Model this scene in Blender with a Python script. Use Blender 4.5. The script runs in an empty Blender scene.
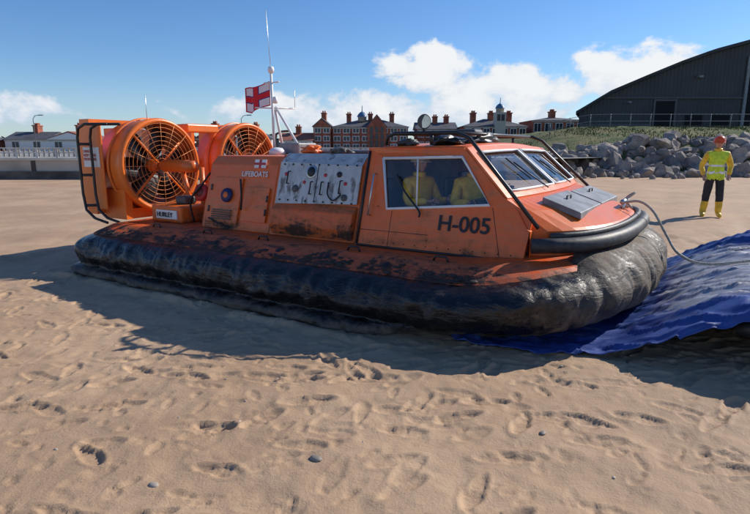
import bpy, bmesh, math, random
import numpy as np
from mathutils import Vector, Matrix, noise as mnoise
random.seed(7); rng=np.random.default_rng(7)
scene=bpy.context.scene
COL=scene.collection
R=math.radians
# ------------------------------------------------------------ node helpers
def newmat(name):
    m=bpy.data.materials.new(name); m.use_nodes=True
    nt=m.node_tree; b=nt.nodes['Principled BSDF']; return m,nt,b
def nd(nt,t,**k):
    n=nt.nodes.new(t)
    for a,v in k.items(): setattr(n,a,v)
    return n
def math_(nt,op,a,b=None,c=None,clamp=False):
    n=nd(nt,'ShaderNodeMath',operation=op); n.use_clamp=clamp
    for i,x in enumerate((a,b,c)):
        if x is None: continue
        if isinstance(x,(int,float)): n.inputs[i].default_value=x
        else: nt.links.new(x,n.inputs[i])
    return n.outputs[0]
def smooth(nt,x,lo,hi,a=0.0,b=1.0):
    n=nd(nt,'ShaderNodeMapRange',interpolation_type='SMOOTHSTEP')
    nt.links.new(x,n.inputs[0])
    for i,v in zip((1,2,3,4),(lo,hi,a,b)): n.inputs[i].default_value=v
    return n.outputs[0]
def coords(nt,scale=(1,1,1),kind='Object'):
    t=nd(nt,'ShaderNodeTexCoord'); m=nd(nt,'ShaderNodeMapping')
    m.inputs['Scale'].default_value=scale
    nt.links.new(t.outputs[kind],m.inputs[0]); return m.outputs[0]
def noise(nt,scale,detail=4,rough=.55,vec=None,stretch=(1,1,1),dist=0):
    n=nd(nt,'ShaderNodeTexNoise'); n.inputs['Scale'].default_value=scale
    n.inputs['Detail'].default_value=detail; n.inputs['Roughness'].default_value=rough
    n.inputs['Distortion'].default_value=dist
    nt.links.new(vec if vec is not None else coords(nt,stretch),n.inputs['Vector']); return n.outputs['Fac']
def mix(nt,f,a,b,blend='MIX'):
    n=nd(nt,'ShaderNodeMix',data_type='RGBA'); n.blend_type=blend
    if isinstance(f,(int,float)): n.inputs[0].default_value=f
    else: nt.links.new(f,n.inputs[0])
    for i,x in ((6,a),(7,b)):
        if isinstance(x,tuple): n.inputs[i].default_value=(*x,1)
        else: nt.links.new(x,n.inputs[i])
    return n.outputs[2]
def bump(nt,b,h,strength=.3,dist=.01):
    n=nd(nt,'ShaderNodeBump'); n.inputs['Strength'].default_value=strength; n.inputs['Distance'].default_value=dist
    nt.links.new(h,n.inputs['Height']); nt.links.new(n.outputs[0],b.inputs['Normal'])
def simple(name,col,rough=.6,metal=0,var=.25,scale=6,bmp=.1):
    m,nt,b=newmat(name)
    n=noise(nt,scale,3)
    c2=tuple(max(0,x*(1-var)) for x in col); c1=tuple(min(1,x*(1+var)) for x in col)
    nt.links.new(mix(nt,smooth(nt,n,.3,.7),c2,c1),b.inputs['Base Color'])
    b.inputs['Roughness'].default_value=rough; b.inputs['Metallic'].default_value=metal
    if bmp: bump(nt,b,n,bmp,.01)
    return m
# ------------------------------------------------------------ mesh helpers
def obj(name,mesh,mats=(),parent=None,smoothf=False):
    o=bpy.data.objects.new(name,mesh); COL.objects.link(o)
    for m in mats: mesh.materials.append(m)
    if parent: o.parent=parent
    if smoothf: mesh.polygons.foreach_set('use_smooth',[True]*len(mesh.polygons))
    return o
def pymesh(name,verts,faces):
    me=bpy.data.meshes.new(name); me.from_pydata([tuple(v) for v in verts],[],faces); me.update(); return me
def fixn(me):
    bm=bmesh.new(); bm.from_mesh(me); bmesh.ops.recalc_face_normals(bm,faces=bm.faces); bm.to_mesh(me); bm.free()
def empty(name,loc=(0,0,0),rz=0):
    o=bpy.data.objects.new(name,None); COL.objects.link(o); o.location=loc; o.rotation_euler=(0,0,rz); return o
def bevel(o,w=.01,seg=2):
    m=o.modifiers.new('b','BEVEL'); m.width=w; m.segments=seg; m.limit_method='ANGLE'
def box(name,a,b,mat,parent=None,bev=0.0,rot=None):
    (x0,y0,z0),(x1,y1,z1)=a,b
    v=[(x0,y0,z0),(x1,y0,z0),(x1,y1,z0),(x0,y1,z0),(x0,y0,z1),(x1,y0,z1),(x1,y1,z1),(x0,y1,z1)]
    f=[(0,3,2,1),(4,5,6,7),(0,1,5,4),(1,2,6,5),(2,3,7,6),(3,0,4,7)]
    o=obj(name,pymesh(name,v,f),[mat],parent)
    if bev: bevel(o,bev)
    return o
def boxes(name,lst,mat,parent=None):
    V=[];F=[]
    for (x0,y0,z0),(x1,y1,z1) in lst:
        k=len(V); V+=[(x0,y0,z0),(x1,y0,z0),(x1,y1,z0),(x0,y1,z0),(x0,y0,z1),(x1,y0,z1),(x1,y1,z1),(x0,y1,z1)]
        F+=[tuple(k+i for i in q) for q in [(0,3,2,1),(4,5,6,7),(0,1,5,4),(1,2,6,5),(2,3,7,6),(3,0,4,7)]]
    return obj(name,pymesh(name,V,F),[mat],parent)
def catmull(pts,n=8):
    P=[Vector(p) for p in pts]; P=[P[0]*2-P[1]]+P+[P[-1]*2-P[-2]]; out=[]
    for i in range(1,len(P)-2):
        for k in range(n):
            t=k/n; a,b,c,d=P[i-1:i+3]
            out.append(.5*((2*b)+(c-a)*t+(2*a-5*b+4*c-d)*t*t+(3*b-a-3*c+d)*t**3))
    out.append(P[-2]); return out
def tube(name,paths,r,mat,parent=None,seg=8,smooth_path=False,bm_=None):
    bm=bmesh.new()
    for path in paths:
        P=catmull(path) if smooth_path else [Vector(p) for p in path]
        rings=[]; prev=None
        for i,p in enumerate(P):
            d=(P[min(i+1,len(P)-1)]-P[max(i-1,0)]).normalized()
            if prev is None:
                up=Vector((0,0,1)) if abs(d.z)<.9 else Vector((1,0,0)); u=d.cross(up).normalized()
            else: u=(prev-d*prev.dot(d)).normalized()
            prev=u; v=d.cross(u)
            rings.append([bm.verts.new(p+(u*math.cos(2*math.pi*k/seg)+v*math.sin(2*math.pi*k/seg))*r) for k in range(seg)])
        for a,b in zip(rings,rings[1:]):
            for k in range(seg): bm.faces.new((a[k],a[(k+1)%seg],b[(k+1)%seg],b[k]))
        bm.faces.new(rings[0][::-1]); bm.faces.new(rings[-1])
    me=bpy.data.meshes.new(name); bmesh.ops.recalc_face_normals(bm,faces=bm.faces); bm.to_mesh(me); bm.free()
    return obj(name,me,[mat],parent,True)
def revolve(name,prof,center,axis,mat,parent=None,seg=48,closed=False):
    ax=Vector(axis).normalized(); u=ax.cross(Vector((0,0,1)) if abs(ax.z)<.9 else Vector((1,0,0))).normalized(); v=ax.cross(u)
    c=Vector(center); V=[];F=[]; n=len(prof)
    for k in range(seg):
        t=2*math.pi*k/seg; d=u*math.cos(t)+v*math.sin(t)
        for r,a in prof: V.append(c+d*r+ax*a)
    for k in range(seg):
        for i in range(n-1 if not closed else n):
            j=(i+1)%n; k2=(k+1)%seg
            F.append((k*n+i,k*n+j,k2*n+j,k2*n+i))
    me=pymesh(name,V,F); bm=bmesh.new(); bm.from_mesh(me); bmesh.ops.remove_doubles(bm,verts=bm.verts,dist=1e-5); bmesh.ops.recalc_face_normals(bm,faces=bm.faces); bm.to_mesh(me); bm.free()
    o=obj(name,me,[mat],parent,True); return o
def text(name,body,size,mat,parent,origin,xdir,ydir,ext=.002):
    c=bpy.data.curves.new(name,'FONT'); c.body=body; c.size=size; c.extrude=ext; c.offset=size*.014
    c.align_x='LEFT'
    o=bpy.data.objects.new(name,c); COL.objects.link(o); c.materials.append(mat); o.parent=parent
    x=Vector(xdir).normalized(); y=Vector(ydir); y=(y-x*y.dot(x)).normalized(); z=x.cross(y)
    M=Matrix((x,y,z)).transposed().to_4x4(); M.translation=Vector(origin)+z*.004; o.matrix_local=M
    return o
def vnoise(X,Y,sc,seed):
    r=np.random.default_rng(seed).random((256,256))
    x=X/sc+37.3; y=Y/sc+91.7
    xi=np.floor(x).astype(int); yi=np.floor(y).astype(int); fx=x-xi; fy=y-yi
    fx=fx*fx*fx*(fx*(6*fx-15)+10); fy=fy*fy*fy*(fy*(6*fy-15)+10)
    g=lambda a,b:r[a%256,b%256]
    return (g(xi,yi)*(1-fx)*(1-fy)+g(xi+1,yi)*fx*(1-fy)+g(xi,yi+1)*(1-fx)*fy+g(xi+1,yi+1)*fx*fy)-.5

# ------------------------------------------------------------ camera
Hc=1.55
cam=bpy.data.cameras.new('camera'); co=bpy.data.objects.new('camera',cam); COL.objects.link(co)
cam.lens=541/750*36; cam.sensor_width=36; cam.clip_end=6000; cam.clip_start=.05
co.location=(0,0,Hc); co.rotation_euler=(R(90)-math.atan(109/541),0,0)
scene.camera=co
scene.view_settings.view_transform='Standard'; scene.view_settings.look='None'; scene.view_settings.exposure=0
# ------------------------------------------------------------ light
sv=Vector((1.5,.80,1.12)).normalized(); elev=math.asin(sv.z); azim=math.atan2(sv.x,sv.y)
sl=bpy.data.lights.new('sun','SUN'); sl.energy=5.0; sl.angle=R(.5); sl.color=(1,.93,.83)
so=bpy.data.objects.new('sun',sl); COL.objects.link(so); so.rotation_euler=sv.to_track_quat('Z','Y').to_euler()
w=bpy.data.worlds.new('World'); scene.world=w; w.use_nodes=True; nt=w.node_tree; nt.nodes.clear()
sky=nd(nt,'ShaderNodeTexSky'); sky.sky_type='NISHITA'; sky.sun_disc=False; sky.sun_elevation=elev; sky.sun_rotation=azim
sky.air_density=1.0; sky.dust_density=.15; sky.ozone_density=2.5
hsv=nd(nt,'ShaderNodeHueSaturation'); hsv.inputs['Saturation'].default_value=1.15
nt.links.new(sky.outputs[0],hsv.inputs['Color'])
tint=mix(nt,1.0,hsv.outputs[0],(.80,.96,1.20),'MULTIPLY')
bg=nd(nt,'ShaderNodeBackground'); bg.inputs[1].default_value=.108; nt.links.new(tint,bg.inputs[0])
tc=nd(nt,'ShaderNodeTexCoord'); sx=nd(nt,'ShaderNodeSeparateXYZ'); nt.links.new(tc.outputs['Generated'],sx.inputs[0])
az=math_(nt,'ARCTAN2',sx.outputs[0],sx.outputs[1]); el=math_(nt,'ARCSINE',sx.outputs[2])
cv=nd(nt,'ShaderNodeCombineXYZ'); nt.links.new(az,cv.inputs[0]); nt.links.new(math_(nt,'MULTIPLY',el,1.5),cv.inputs[1])
n1=noise(nt,13,8,.60,cv.outputs[0],dist=.2)
def ell(a,e,ra,re):
    x=math_(nt,'POWER',math_(nt,'ABSOLUTE',math_(nt,'DIVIDE',math_(nt,'SUBTRACT',az,R(a)),R(ra))),2)
    y=math_(nt,'POWER',math_(nt,'ABSOLUTE',math_(nt,'DIVIDE',math_(nt,'SUBTRACT',el,R(e)),R(re))),2)
    return math_(nt,'SUBTRACT',1,math_(nt,'ADD',x,y))
E=None
for a,e,ra,re in [(5,7.6,6.0,3.0),(13,5.4,13,3.4),(24.0,6.8,7,3.2),(4,3.6,26,2.6),(-36,3.2,9,1.9),(60,6,25,4),(-100,7,35,5),(170,8,45,6)]:
    q=ell(a,e,ra,re); E=q if E is None else math_(nt,'MAXIMUM',E,q)
E=math_(nt,'MAXIMUM',E,-1.5)
dens=math_(nt,'ADD',math_(nt,'MULTIPLY',E,.38),math_(nt,'MULTIPLY',n1,1.30))
mask=smooth(nt,dens,.69,.92)
cw=nd(nt,'ShaderNodeCombineXYZ'); nt.links.new(math_(nt,'MULTIPLY',az,2.2),cw.inputs[0]); nt.links.new(math_(nt,'MULTIPLY',math_(nt,'ADD',el,math_(nt,'MULTIPLY',az,-.2)),9),cw.inputs[1])
wn=noise(nt,3.0,4,.55,cw.outputs[0]); wm=math_(nt,'MULTIPLY',smooth(nt,wn,.60,.80,0,.35),smooth(nt,az,R(14),R(26)))
haze=smooth(nt,el,R(8),R(0),0,.34)
m1=math_(nt,'MAXIMUM',math_(nt,'MULTIPLY',mask,.96),math_(nt,'MAXIMUM',wm,haze))
shade=smooth(nt,math_(nt,'ADD',dens,math_(nt,'MULTIPLY',el,2.2)),.85,1.30)
ccol=mix(nt,shade,(.58,.70,.86),(.98,.99,1.0))
bgc=nd(nt,'ShaderNodeBackground'); bgc.inputs[1].default_value=.93; nt.links.new(ccol,bgc.inputs[0])
ms=nd(nt,'ShaderNodeMixShader'); nt.links.new(m1,ms.inputs[0]); nt.links.new(bg.outputs[0],ms.inputs[1]); nt.links.new(bgc.outputs[0],ms.inputs[2])
wo=nd(nt,'ShaderNodeOutputWorld'); nt.links.new(ms.outputs[0],wo.inputs[0])

# ------------------------------------------------------------ materials
def craft_orange(name,base=(.84,.155,.018),dirt=1.0,lo=.45,hi=.95,thr=.88,dust=.40):
    m,nt,b=newmat(name)
    t=nd(nt,'ShaderNodeTexCoord'); s=nd(nt,'ShaderNodeSeparateXYZ'); nt.links.new(t.outputs['Object'],s.inputs[0])
    big=noise(nt,2.4,9,.74,stretch=(.75,1.2,2.0),dist=.7); fine=noise(nt,18,4,.6); drip=noise(nt,10,4,.65,stretch=(1.6,1.6,.2))
    scr=noise(nt,7,5,.7,stretch=(.35,1.5,3.0))
    h=smooth(nt,s.outputs[2],lo,hi,.30*dirt,-.02)
    d=math_(nt,'ADD',math_(nt,'ADD',big,math_(nt,'MULTIPLY',drip,.35)),math_(nt,'ADD',h,math_(nt,'MULTIPLY',math_(nt,'SUBTRACT',scr,.5),.35)))
    mask=smooth(nt,d,thr,thr+.13)
    film=smooth(nt,d,thr-.20,thr+.04,0,.55)
    light=smooth(nt,math_(nt,'ADD',big,math_(nt,'MULTIPLY',scr,.6)),.70,.98,0,dust)
    c=mix(nt,smooth(nt,fine,.3,.7),tuple(x*.9 for x in base),base)
    c=mix(nt,light,c,(.55,.24,.11))
    c=mix(nt,film,c,(.24,.085,.035))
    c=mix(nt,math_(nt,'MULTIPLY',mask,.94),c,(.022,.018,.015))
    nt.links.new(c,b.inputs['Base Color'])
    nt.links.new(smooth(nt,d,thr-.2,thr+.1,.34,.72),b.inputs['Roughness'])
    bump(nt,b,math_(nt,'ADD',math_(nt,'MULTIPLY',fine,.4),mask),.22,.006); return m
M_or=craft_orange('orange_paint',dirt=.85,hi=.95,thr=.885)
M_hull=craft_orange('orange_hull_paint',(.82,.115,.02),dirt=.85,lo=.45,hi=.72,thr=.80)
M_fan=craft_orange('orange_duct_paint',(.90,.19,.018),dirt=.1,thr=.95,dust=.2)
M_blk=simple('black_tube',(.018,.018,.02),.4)
M_rubber2=simple('black_fender',(.03,.03,.033),.55,var=.5,scale=12,bmp=.3)
M_white=simple('white_paint',(.78,.78,.76),.45,var=.06)
M_grey=simple('grey_paint',(.20,.21,.22),.5,var=.3)
M_dgrey=simple('dark_grey',(.07,.075,.08),.5)
M_alu=simple('aluminium',(.55,.56,.56),.35,.9,var=.15)
M_red=simple('red_paint',(.5,.03,.03),.5,var=.1)
M_navy=simple('navy_paint',(.01,.02,.10),.5)
M_ink=simple('black_lettering',(.012,.012,.015),.5,bmp=0)
M_inside=simple('cabin_lining',(.30,.30,.30),.7)
M_panel,nt,b=newmat('silver_dirty_panel')
n=noise(nt,3,6,.7); n2_=noise(nt,10,4,.6,stretch=(1.5,1.5,.4))
c=mix(nt,smooth(nt,n,.35,.65),(.42,.44,.43),(.60,.61,.60))
c=mix(nt,smooth(nt,math_(nt,'ADD',n,n2_),1.02,1.24,0,.85),c,(.09,.075,.06))
nt.links.new(c,b.inputs['Base Color']); b.inputs['Metallic'].default_value=.15; b.inputs['Roughness'].default_value=.5
M_glass,nt,b=newmat('window_glass'); nt.nodes.remove(b)
tr=nd(nt,'ShaderNodeBsdfTransparent'); tr.inputs[0].default_value=(.92,.95,.96,1)
gl=nd(nt,'ShaderNodeBsdfGlossy'); gl.inputs['Roughness'].default_value=.03
lw=nd(nt,'ShaderNodeLayerWeight'); lw.inputs[0].default_value=.35
mx=nd(nt,'ShaderNodeMixShader'); nt.links.new(smooth(nt,lw.outputs['Fresnel'],0,1,.07,.97),mx.inputs[0])
nt.links.new(tr.outputs[0],mx.inputs[1]); nt.links.new(gl.outputs[0],mx.inputs[2])
nt.links.new(mx.outputs[0],nt.nodes['Material Output'].inputs[0])
M_skirt,nt,b=newmat('skirt_rubber')
t=nd(nt,'ShaderNodeTexCoord'); s=nd(nt,'ShaderNodeSeparateXYZ'); nt.links.new(t.outputs['Object'],s.inputs[0])
n=noise(nt,3.5,7,.70,dist=.6); f_=noise(nt,26,4,.7); wr=noise(nt,6,4,.6,stretch=(.8,.8,3.0),dist=1.2)
low=smooth(nt,s.outputs[2],.16,.02,0,.34); bow=smooth(nt,s.outputs[0],5.4,6.5,0,.26)
d=math_(nt,'ADD',math_(nt,'ADD',n,math_(nt,'MULTIPLY',f_,.3)),math_(nt,'ADD',low,bow))
c=mix(nt,smooth(nt,d,.68,1.12,0,.85),(.007,.007,.009),(.23,.175,.125))
nt.links.new(c,b.inputs['Base Color']); nt.links.new(smooth(nt,d,.62,1.0,.20,.85),b.inputs['Roughness'])
bump(nt,b,math_(nt,'ADD',math_(nt,'ADD',n,math_(nt,'MULTIPLY',f_,.15)),math_(nt,'MULTIPLY',wr,.9)),.6,.03)

# ------------------------------------------------------------ GROUND
def axis(a,b,step,lo,hi,g=1.09):
    c=list(np.arange(a,b,step)); s=step; x=a; L=[]
    while x>lo: s*=g; x-=s; L.append(x)
    s=step; x=c[-1]; U=[]
    while x<hi: s*=g; x+=s; U.append(x)
    return np.array(L[::-1]+c+U)
xs=axis(-4.2,4.4,.0135,-2500,2500,1.07); ys=axis(1.9,6.8,.0135,-60,3500,1.06)
X,Y=np.meshgrid(xs,ys)
near=np.exp(-(np.maximum(0,np.hypot(X,Y-4)-9)/9)**2)
Z=(.05*vnoise(X,Y,1.7,1)+.020*vnoise(X,Y,.62,2)+.014*vnoise(X,Y,.24,3)+.008*vnoise(X,Y,.11,4)+.005*vnoise(X,Y,.05,5))*near
Z+=.10*vnoise(X,Y,9,6)*np.clip((Y-9)/8,0,1)*(Y<60)
Z+=.012*vnoise(X*.7+Y*.5,Y*2.2-X*.6,.3,12)*near*np.clip(.5+vnoise(X,Y,1.5,13)*2,0,1)
def stamp(cx,cy,ang,l,wd,dep):
    r=l*1.3
    i0,i1=np.searchsorted(xs,[cx-r,cx+r]); j0,j1=np.searchsorted(ys,[cy-r,cy+r])
    if i1-i0<3 or j1-j0<3: return
    x=X[j0:j1,i0:i1]-cx; y=Y[j0:j1,i0:i1]-cy
    a=(x*math.cos(ang)+y*math.sin(ang))/l; c_=(-x*math.sin(ang)+y*math.cos(ang))/wd
    c_=c_*(1+.35*(a<0))+.12*a
    q=np.sqrt((2*a)**2+(2*c_)**2)+.12*vnoise(x+cx*3,y+cy*3,.05,77)
    tread=.14*np.sin(a*l*2*math.pi/.035)*(q<.9)
    h=-dep*(1/(1+np.exp((q-1)*12)))*(1-.35*np.exp(-((a+.08)/.12)**2)-tread)+dep*.5*np.exp(-((q-1.2)/.18)**2)
    Z[j0:j1,i0:i1]+=h
for p in range(150):
    x=rng.uniform(-4,4.5); y=rng.uniform(1.9,6.5); a=rng.uniform(0,2*math.pi) if rng.random()<.5 else rng.normal(.3,.5)
    st=rng.uniform(.5,.75); side=1; dp=rng.uniform(.006,.017)
    for k in range(rng.integers(3,9)):
        a+=rng.normal(0,.1); x+=st*math.cos(a); y+=st*math.sin(a); side*=-1
        stamp(x-side*.1*math.sin(a),y+side*.1*math.cos(a),a+rng.normal(0,.15),.27+rng.normal(0,.02),.10,dp*rng.uniform(.6,1.35))
for k in range(1300):
    stamp(rng.uniform(-4.3,4.5),rng.uniform(1.9,7),rng.uniform(0,6.3),rng.uniform(.05,.16),rng.uniform(.03,.08),rng.uniform(.003,.010))
for off in (0,1.9):
    u=(X-3.2-off)*.80-(Y-6.5)*.45
    Z+=-.04*np.exp(-(u/.16)**2)*(Y>6)*(Y<24)*(1+.4*np.sin(Y*30))
for k in range(420):
    x=rng.uniform(-9,14); y=rng.uniform(7,22); stamp(x,y,rng.uniform(0,6.3),.42,.24,.035)
_b=R(32); Sl=(X+3.82)*math.cos(_b)-(Y-6.95)*math.sin(_b); Wl=(X+3.82)*math.sin(_b)+(Y-6.95)*math.cos(_b)
Z+=.035*np.exp(-((Wl+.40+.05*vnoise(X,Y,.5,31))/.07)**2)*np.clip((Sl+.2)/.3,0,1)*np.clip((5.0-Sl)/.5,0,1)*(1+1.6*vnoise(X,Y,.2,32))
nx,ny=len(xs),len(ys)
me=bpy.data.meshes.new('sand_beach')
me.vertices.add(nx*ny); me.vertices.foreach_set('co',np.stack([X,Y,Z],-1).astype(np.float32).ravel())
ii=(np.arange(ny-1)[:,None]*nx+np.arange(nx-1)[None,:]).ravel()
q=np.stack([ii,ii+1,ii+nx+1,ii+nx],-1).astype(np.int32)
me.loops.add(q.size); me.loops.foreach_set('vertex_index',q.ravel()); me.polygons.add(len(q))
me.polygons.foreach_set('loop_start',np.arange(len(q),dtype=np.int32)*4); me.polygons.foreach_set('loop_total',np.full(len(q),4,dtype=np.int32))
me.polygons.foreach_set('use_smooth',np.ones(len(q),dtype=bool)); me.update(); me.validate()
M_sand,nt,b=newmat('wet_sand')
big=noise(nt,.6,4,.6); mid=noise(nt,5,5,.65); fine=noise(nt,60,4,.7); grain=noise(nt,320,2,.7)
c=mix(nt,smooth(nt,big,.35,.68),(.46,.305,.185),(.57,.395,.25))
c=mix(nt,smooth(nt,mid,.4,.75,0,.5),c,(.36,.235,.145))
c=mix(nt,smooth(nt,grain,.45,.8,0,.4),c,(.23,.15,.095))
nt.links.new(c,b.inputs['Base Color']); nt.links.new(smooth(nt,big,.3,.7,.6,.85),b.inputs['Roughness'])
b.inputs['Specular IOR Level'].default_value=.25
bump(nt,b,math_(nt,'ADD',math_(nt,'MULTIPLY',fine,1.0),math_(nt,'MULTIPLY',grain,.35)),.6,.009)
obj('sand_beach',me,[M_sand])
def gz(x,y):
    i=min(np.searchsorted(xs,x),nx-1); j=min(np.searchsorted(ys,y),ny-1); return float(Z[j,i])
bm=bmesh.new()
for k in range(90):
    x=rng.uniform(-4,4.4); y=rng.uniform(2,7); r=rng.uniform(.003,.009)*(1.5 if rng.random()<.08 else 1)
    if k==0: x,y,r=-.30,2.50,.026
    if k==1: x,y,r=-1.05,2.30,.020
    if k==2: x,y,r=.93,2.75,.018
    res=bmesh.ops.create_icosphere(bm,subdivisions=2,radius=r); a=rng.uniform(0,3)
    mt=Matrix.Translation((x,y,gz(x,y)+r*.1))@Matrix.Rotation(a,4,'Z')@Matrix.Diagonal((1.4,1,.5,1)); bmesh.ops.transform(bm,matrix=mt,verts=res['verts'])
me=bpy.data.meshes.new('beach_pebbles'); bm.to_mesh(me); bm.free(); obj('beach_pebbles',me,[simple('pebble',(.36,.31,.26),.6,var=.6,scale=3)],None,True)

# ------------------------------------------------------------ HOVERCRAFT
HV=empty('hovercraft',(-3.82,6.95,0),R(-32))
WC=2.07
def outline(inset,N=420):
    P=[]
    def arc(s0,a,b,n,sgn):
        for k in range(61):
            th=-math.pi/2+math.pi*k/60
            c=abs(math.cos(th))**(2/n); s_=math.copysign(abs(math.sin(th))**(2/n),math.sin(th))
            P.append((s0+sgn*a*c,WC+sgn*b*s_))
    arc(5.1,1.22-inset,WC-inset,2.6,1); arc(.4,.35-inset,WC-inset,3.2,-1)
    P.append(P[0]); P=np.array(P); d=np.r_[0,np.cumsum(np.hypot(*np.diff(P,axis=0).T))]
    t=np.linspace(0,d[-1],N,endpoint=False)
    return np.stack([np.interp(t,d,P[:,0]),np.interp(t,d,P[:,1])],-1),t
def normals(P):
    d=np.roll(P,-1,0)-np.roll(P,1,0); d/=np.hypot(d[:,0],d[:,1])[:,None]; return np.stack([d[:,1],-d[:,0]],-1)
N=900
P0,T=outline(0,N); Nn=normals(P0)
for _ in range(20): Nn=(Nn+np.roll(Nn,1,0)+np.roll(Nn,-1,0)); Nn/=np.hypot(Nn[:,0],Nn[:,1])[:,None]
def sst(t): t=min(1,max(0,t)); return t*t*(3-2*t)
def lift(s_): return .115*sst((s_-5.25)/.95)
prof=[(-.06,.50),(.0,.485),(.05,.48),(.10,.465),(.15,.44),(.20,.40),(.235,.35),(.255,.30),(.258,.25),(.24,.205),(.215,.165),(.19,.135),(.195,.118),(.24,.108),(.285,.09),(.312,.06),(.31,.03),(.28,-.01),(.18,-.03)]
def ridge(v,p=3): return (1-min(1,abs(mnoise.noise(v))*2.4))**p
V=[];F=[]; n=len(prof)
for i in range(N):
    s_,w_=P0[i]; t=T[i]
    bowf=sst((s_-4.3)/1.2); lf=lift(s_); bf=sst((s_-6.03)/.16)
    pk=math.exp(-(((t/.47+.25*mnoise.noise(Vector((t*.7,2,2))))%1-.5)/.10)**2)
    for j,(o,z) in enumerate(prof):
        o2=o; z2=z+lf*max(0,min(1,(z-.05)/.4))
        if j>=9: o2=o*(1-bowf)+bowf*(.225-.055*(j-9))
        if j<9: o2=o2+.05*bowf*math.sin(j/8*math.pi)
        if j==0: o2-=.14*bf; z2+=.10*bf
        elif j==1: o2-=.10*bf; z2+=.11*bf
        elif j==2: o2-=.05*bf; z2+=.10*bf
        elif j==3: z2+=.06*bf
        elif j==4: z2+=.03*bf
        amp=math.sin(min(1,j/5)*math.pi/2)
        nz=mnoise.noise(Vector((t*2.2,z*7,3)))*.035+mnoise.noise(Vector((t*7,z*14+t*1.5,8)))*.018
        nz-=ridge(Vector((t*3.0+z*6,z*9-t*1.0,4)),4)*.034+ridge(Vector((t*9-z*8,z*13,14)),4)*.016
        nz-=pk*(.012+.012*bowf)
        hang=.02*mnoise.noise(Vector((t*1.1,0,5)))
        sag=amp*nz
        V.append((s_+Nn[i,0]*(o2+sag),w_+Nn[i,1]*(o2+sag),z2+hang*amp*(z>.1)+.018*amp*mnoise.noise(Vector((t*5,j*.6,2)))))
for i in range(N):
    i2=(i+1)%N
    for j in range(n-1): F.append((i*n+j,i*n+j+1,i2*n+j+1,i2*n+j))
me=pymesh('inflatable_skirt',V,F); fixn(me); o=obj('inflatable_skirt',me,[M_skirt],HV,True)
m=o.modifiers.new('s','SUBSURF'); m.levels=1; m.render_levels=1
rows=[(.02,.40),(-.015,.455),(-.015,.49),(.03,.515),(.22,.595),(.25,.60),(.30,.602)]
V=[];F=[]
for k,(ins,z) in enumerate(rows):
    P=P0-Nn*ins
    V+=[(p[0],p[1],z+lift(q_[0])*(1 if k<4 else .5)) for p,q_ in zip(P,P0)]
for j in range(len(rows)-1):
    for i in range(N): F.append((j*N+i,j*N+(i+1)%N,(j+1)*N+(i+1)%N,(j+1)*N+i))
k=len(V); V.append((3,WC,.602))
for i in range(N): F.append(((len(rows)-1)*N+i,(len(rows)-1)*N+(i+1)%N,k))
me=pymesh('hull_deck',V,F); fixn(me); o=obj('hull_deck',me,[M_hull],HV); 
idx=list(range(0,N,3)); rub=[(P0[i,0]+Nn[i,0]*.018,P0[i,1]+Nn[i,1]*.018,.452+lift(P0[i,0])) for i in idx]; rub.append(rub[0])
tube('rub_strip',[rub],.016,M_rubber2,HV,6)
def on_rim(s_,f): return (s_, .03+.19*f, .515+.08*f)
L=[]
for s_ in (.9,1.7,2.4,3.3,3.9,4.55):
    x,y,z=on_rim(s_,.45); 
    revolve('scupper',[(0,.004),(.028,.004),(.034,0)],(x,y,z+.004),(0,-.4,.92),M_ink,HV,16)
for s_ in (1.2,2.1,2.95,4.1,5.0):
    L.append([(s_-.07,.27,.60),(s_-.05,.27,.64),(s_+.05,.27,.64),(s_+.07,.27,.60)])
tube('lashing_rails',L,.010,M_blk,HV,6)
M_mud=simple('mud',(.035,.027,.020),.7)
# irregular caked mud along the hull edge and skirt top
bm=bmesh.new()
for k in range(260):
    s_=rng.uniform(.5,5.4); cl=mnoise.noise(Vector((s_*1.6,4,4)))
    if cl<-.05: continue
    f=abs(rng.normal(0,.35))-.1; x,y,z=on_rim(s_,f); r=rng.uniform(.005,.016)
    res=bmesh.ops.create_icosphere(bm,subdivisions=2,radius=r)
    for v in res['verts']:
        v.co=v.co*(1+.9*mnoise.noise(v.co*60+Vector((k,0,0)))); v.co=Vector((v.co.x*2.4+x,v.co.y*1.6+y,v.co.z*.35+z+.001+.35*v.co.y))
me=bpy.data.meshes.new('mud_lumps'); bm.to_mesh(me); bm.free(); obj('mud_lumps',me,[M_mud],HV,True)

sw=lambda z:.55+(z-.6)*.29
def sideplate(name,poly,mat,holes=None,off=0.0,far=False,thick=0):
    V=[]
    for s_,z in poly:
        w_=sw(z)-off; V.append((s_,(2*WC-w_) if far else w_,z))
    me=pymesh(name,V,[tuple(range(len(V)))]); o=obj(name,me,[mat],HV)
    if thick:
        m=o.modifiers.new('s','SOLIDIFY'); m.thickness=thick; m.offset=0
    return o
A,Bq,Cq,D,E_,Fq=(3.93,.603),(5.62,.603),(5.66,.98),(5.38,1.13),(4.95,1.55),(3.93,1.55)
a_,b_,c_,d_=(4.12,1.45),(4.95,1.47),(5.27,1.06),(4.24,.97)
for far in (False,True):
    pts=[A,Bq,Cq,D,E_,Fq,a_,b_,c_,d_]
    V=[(s_,(2*WC-sw(z)) if far else sw(z),z) for s_,z in pts]
    F=[(5,4,7,6),(4,3,8,7),(0,1,8,9),(1,2,3,8),(0,9,6,5)]
    me=pymesh('cabin_side',V,F); o=obj('cabin_side',me,[M_or],HV); m=o.modifiers.new('s','SOLIDIFY'); m.thickness=.03; m.offset=0
    sideplate('side_window_glass',[a_,b_,c_,d_],M_glass,far=far,off=0)
    fr=[(s_,(2*WC-sw(z)+.018) if far else sw(z)-.018,z) for s_,z in (a_,b_,c_,d_,a_)]
    tube('side_window_frame',[fr],.015,M_white,HV,6)
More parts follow.
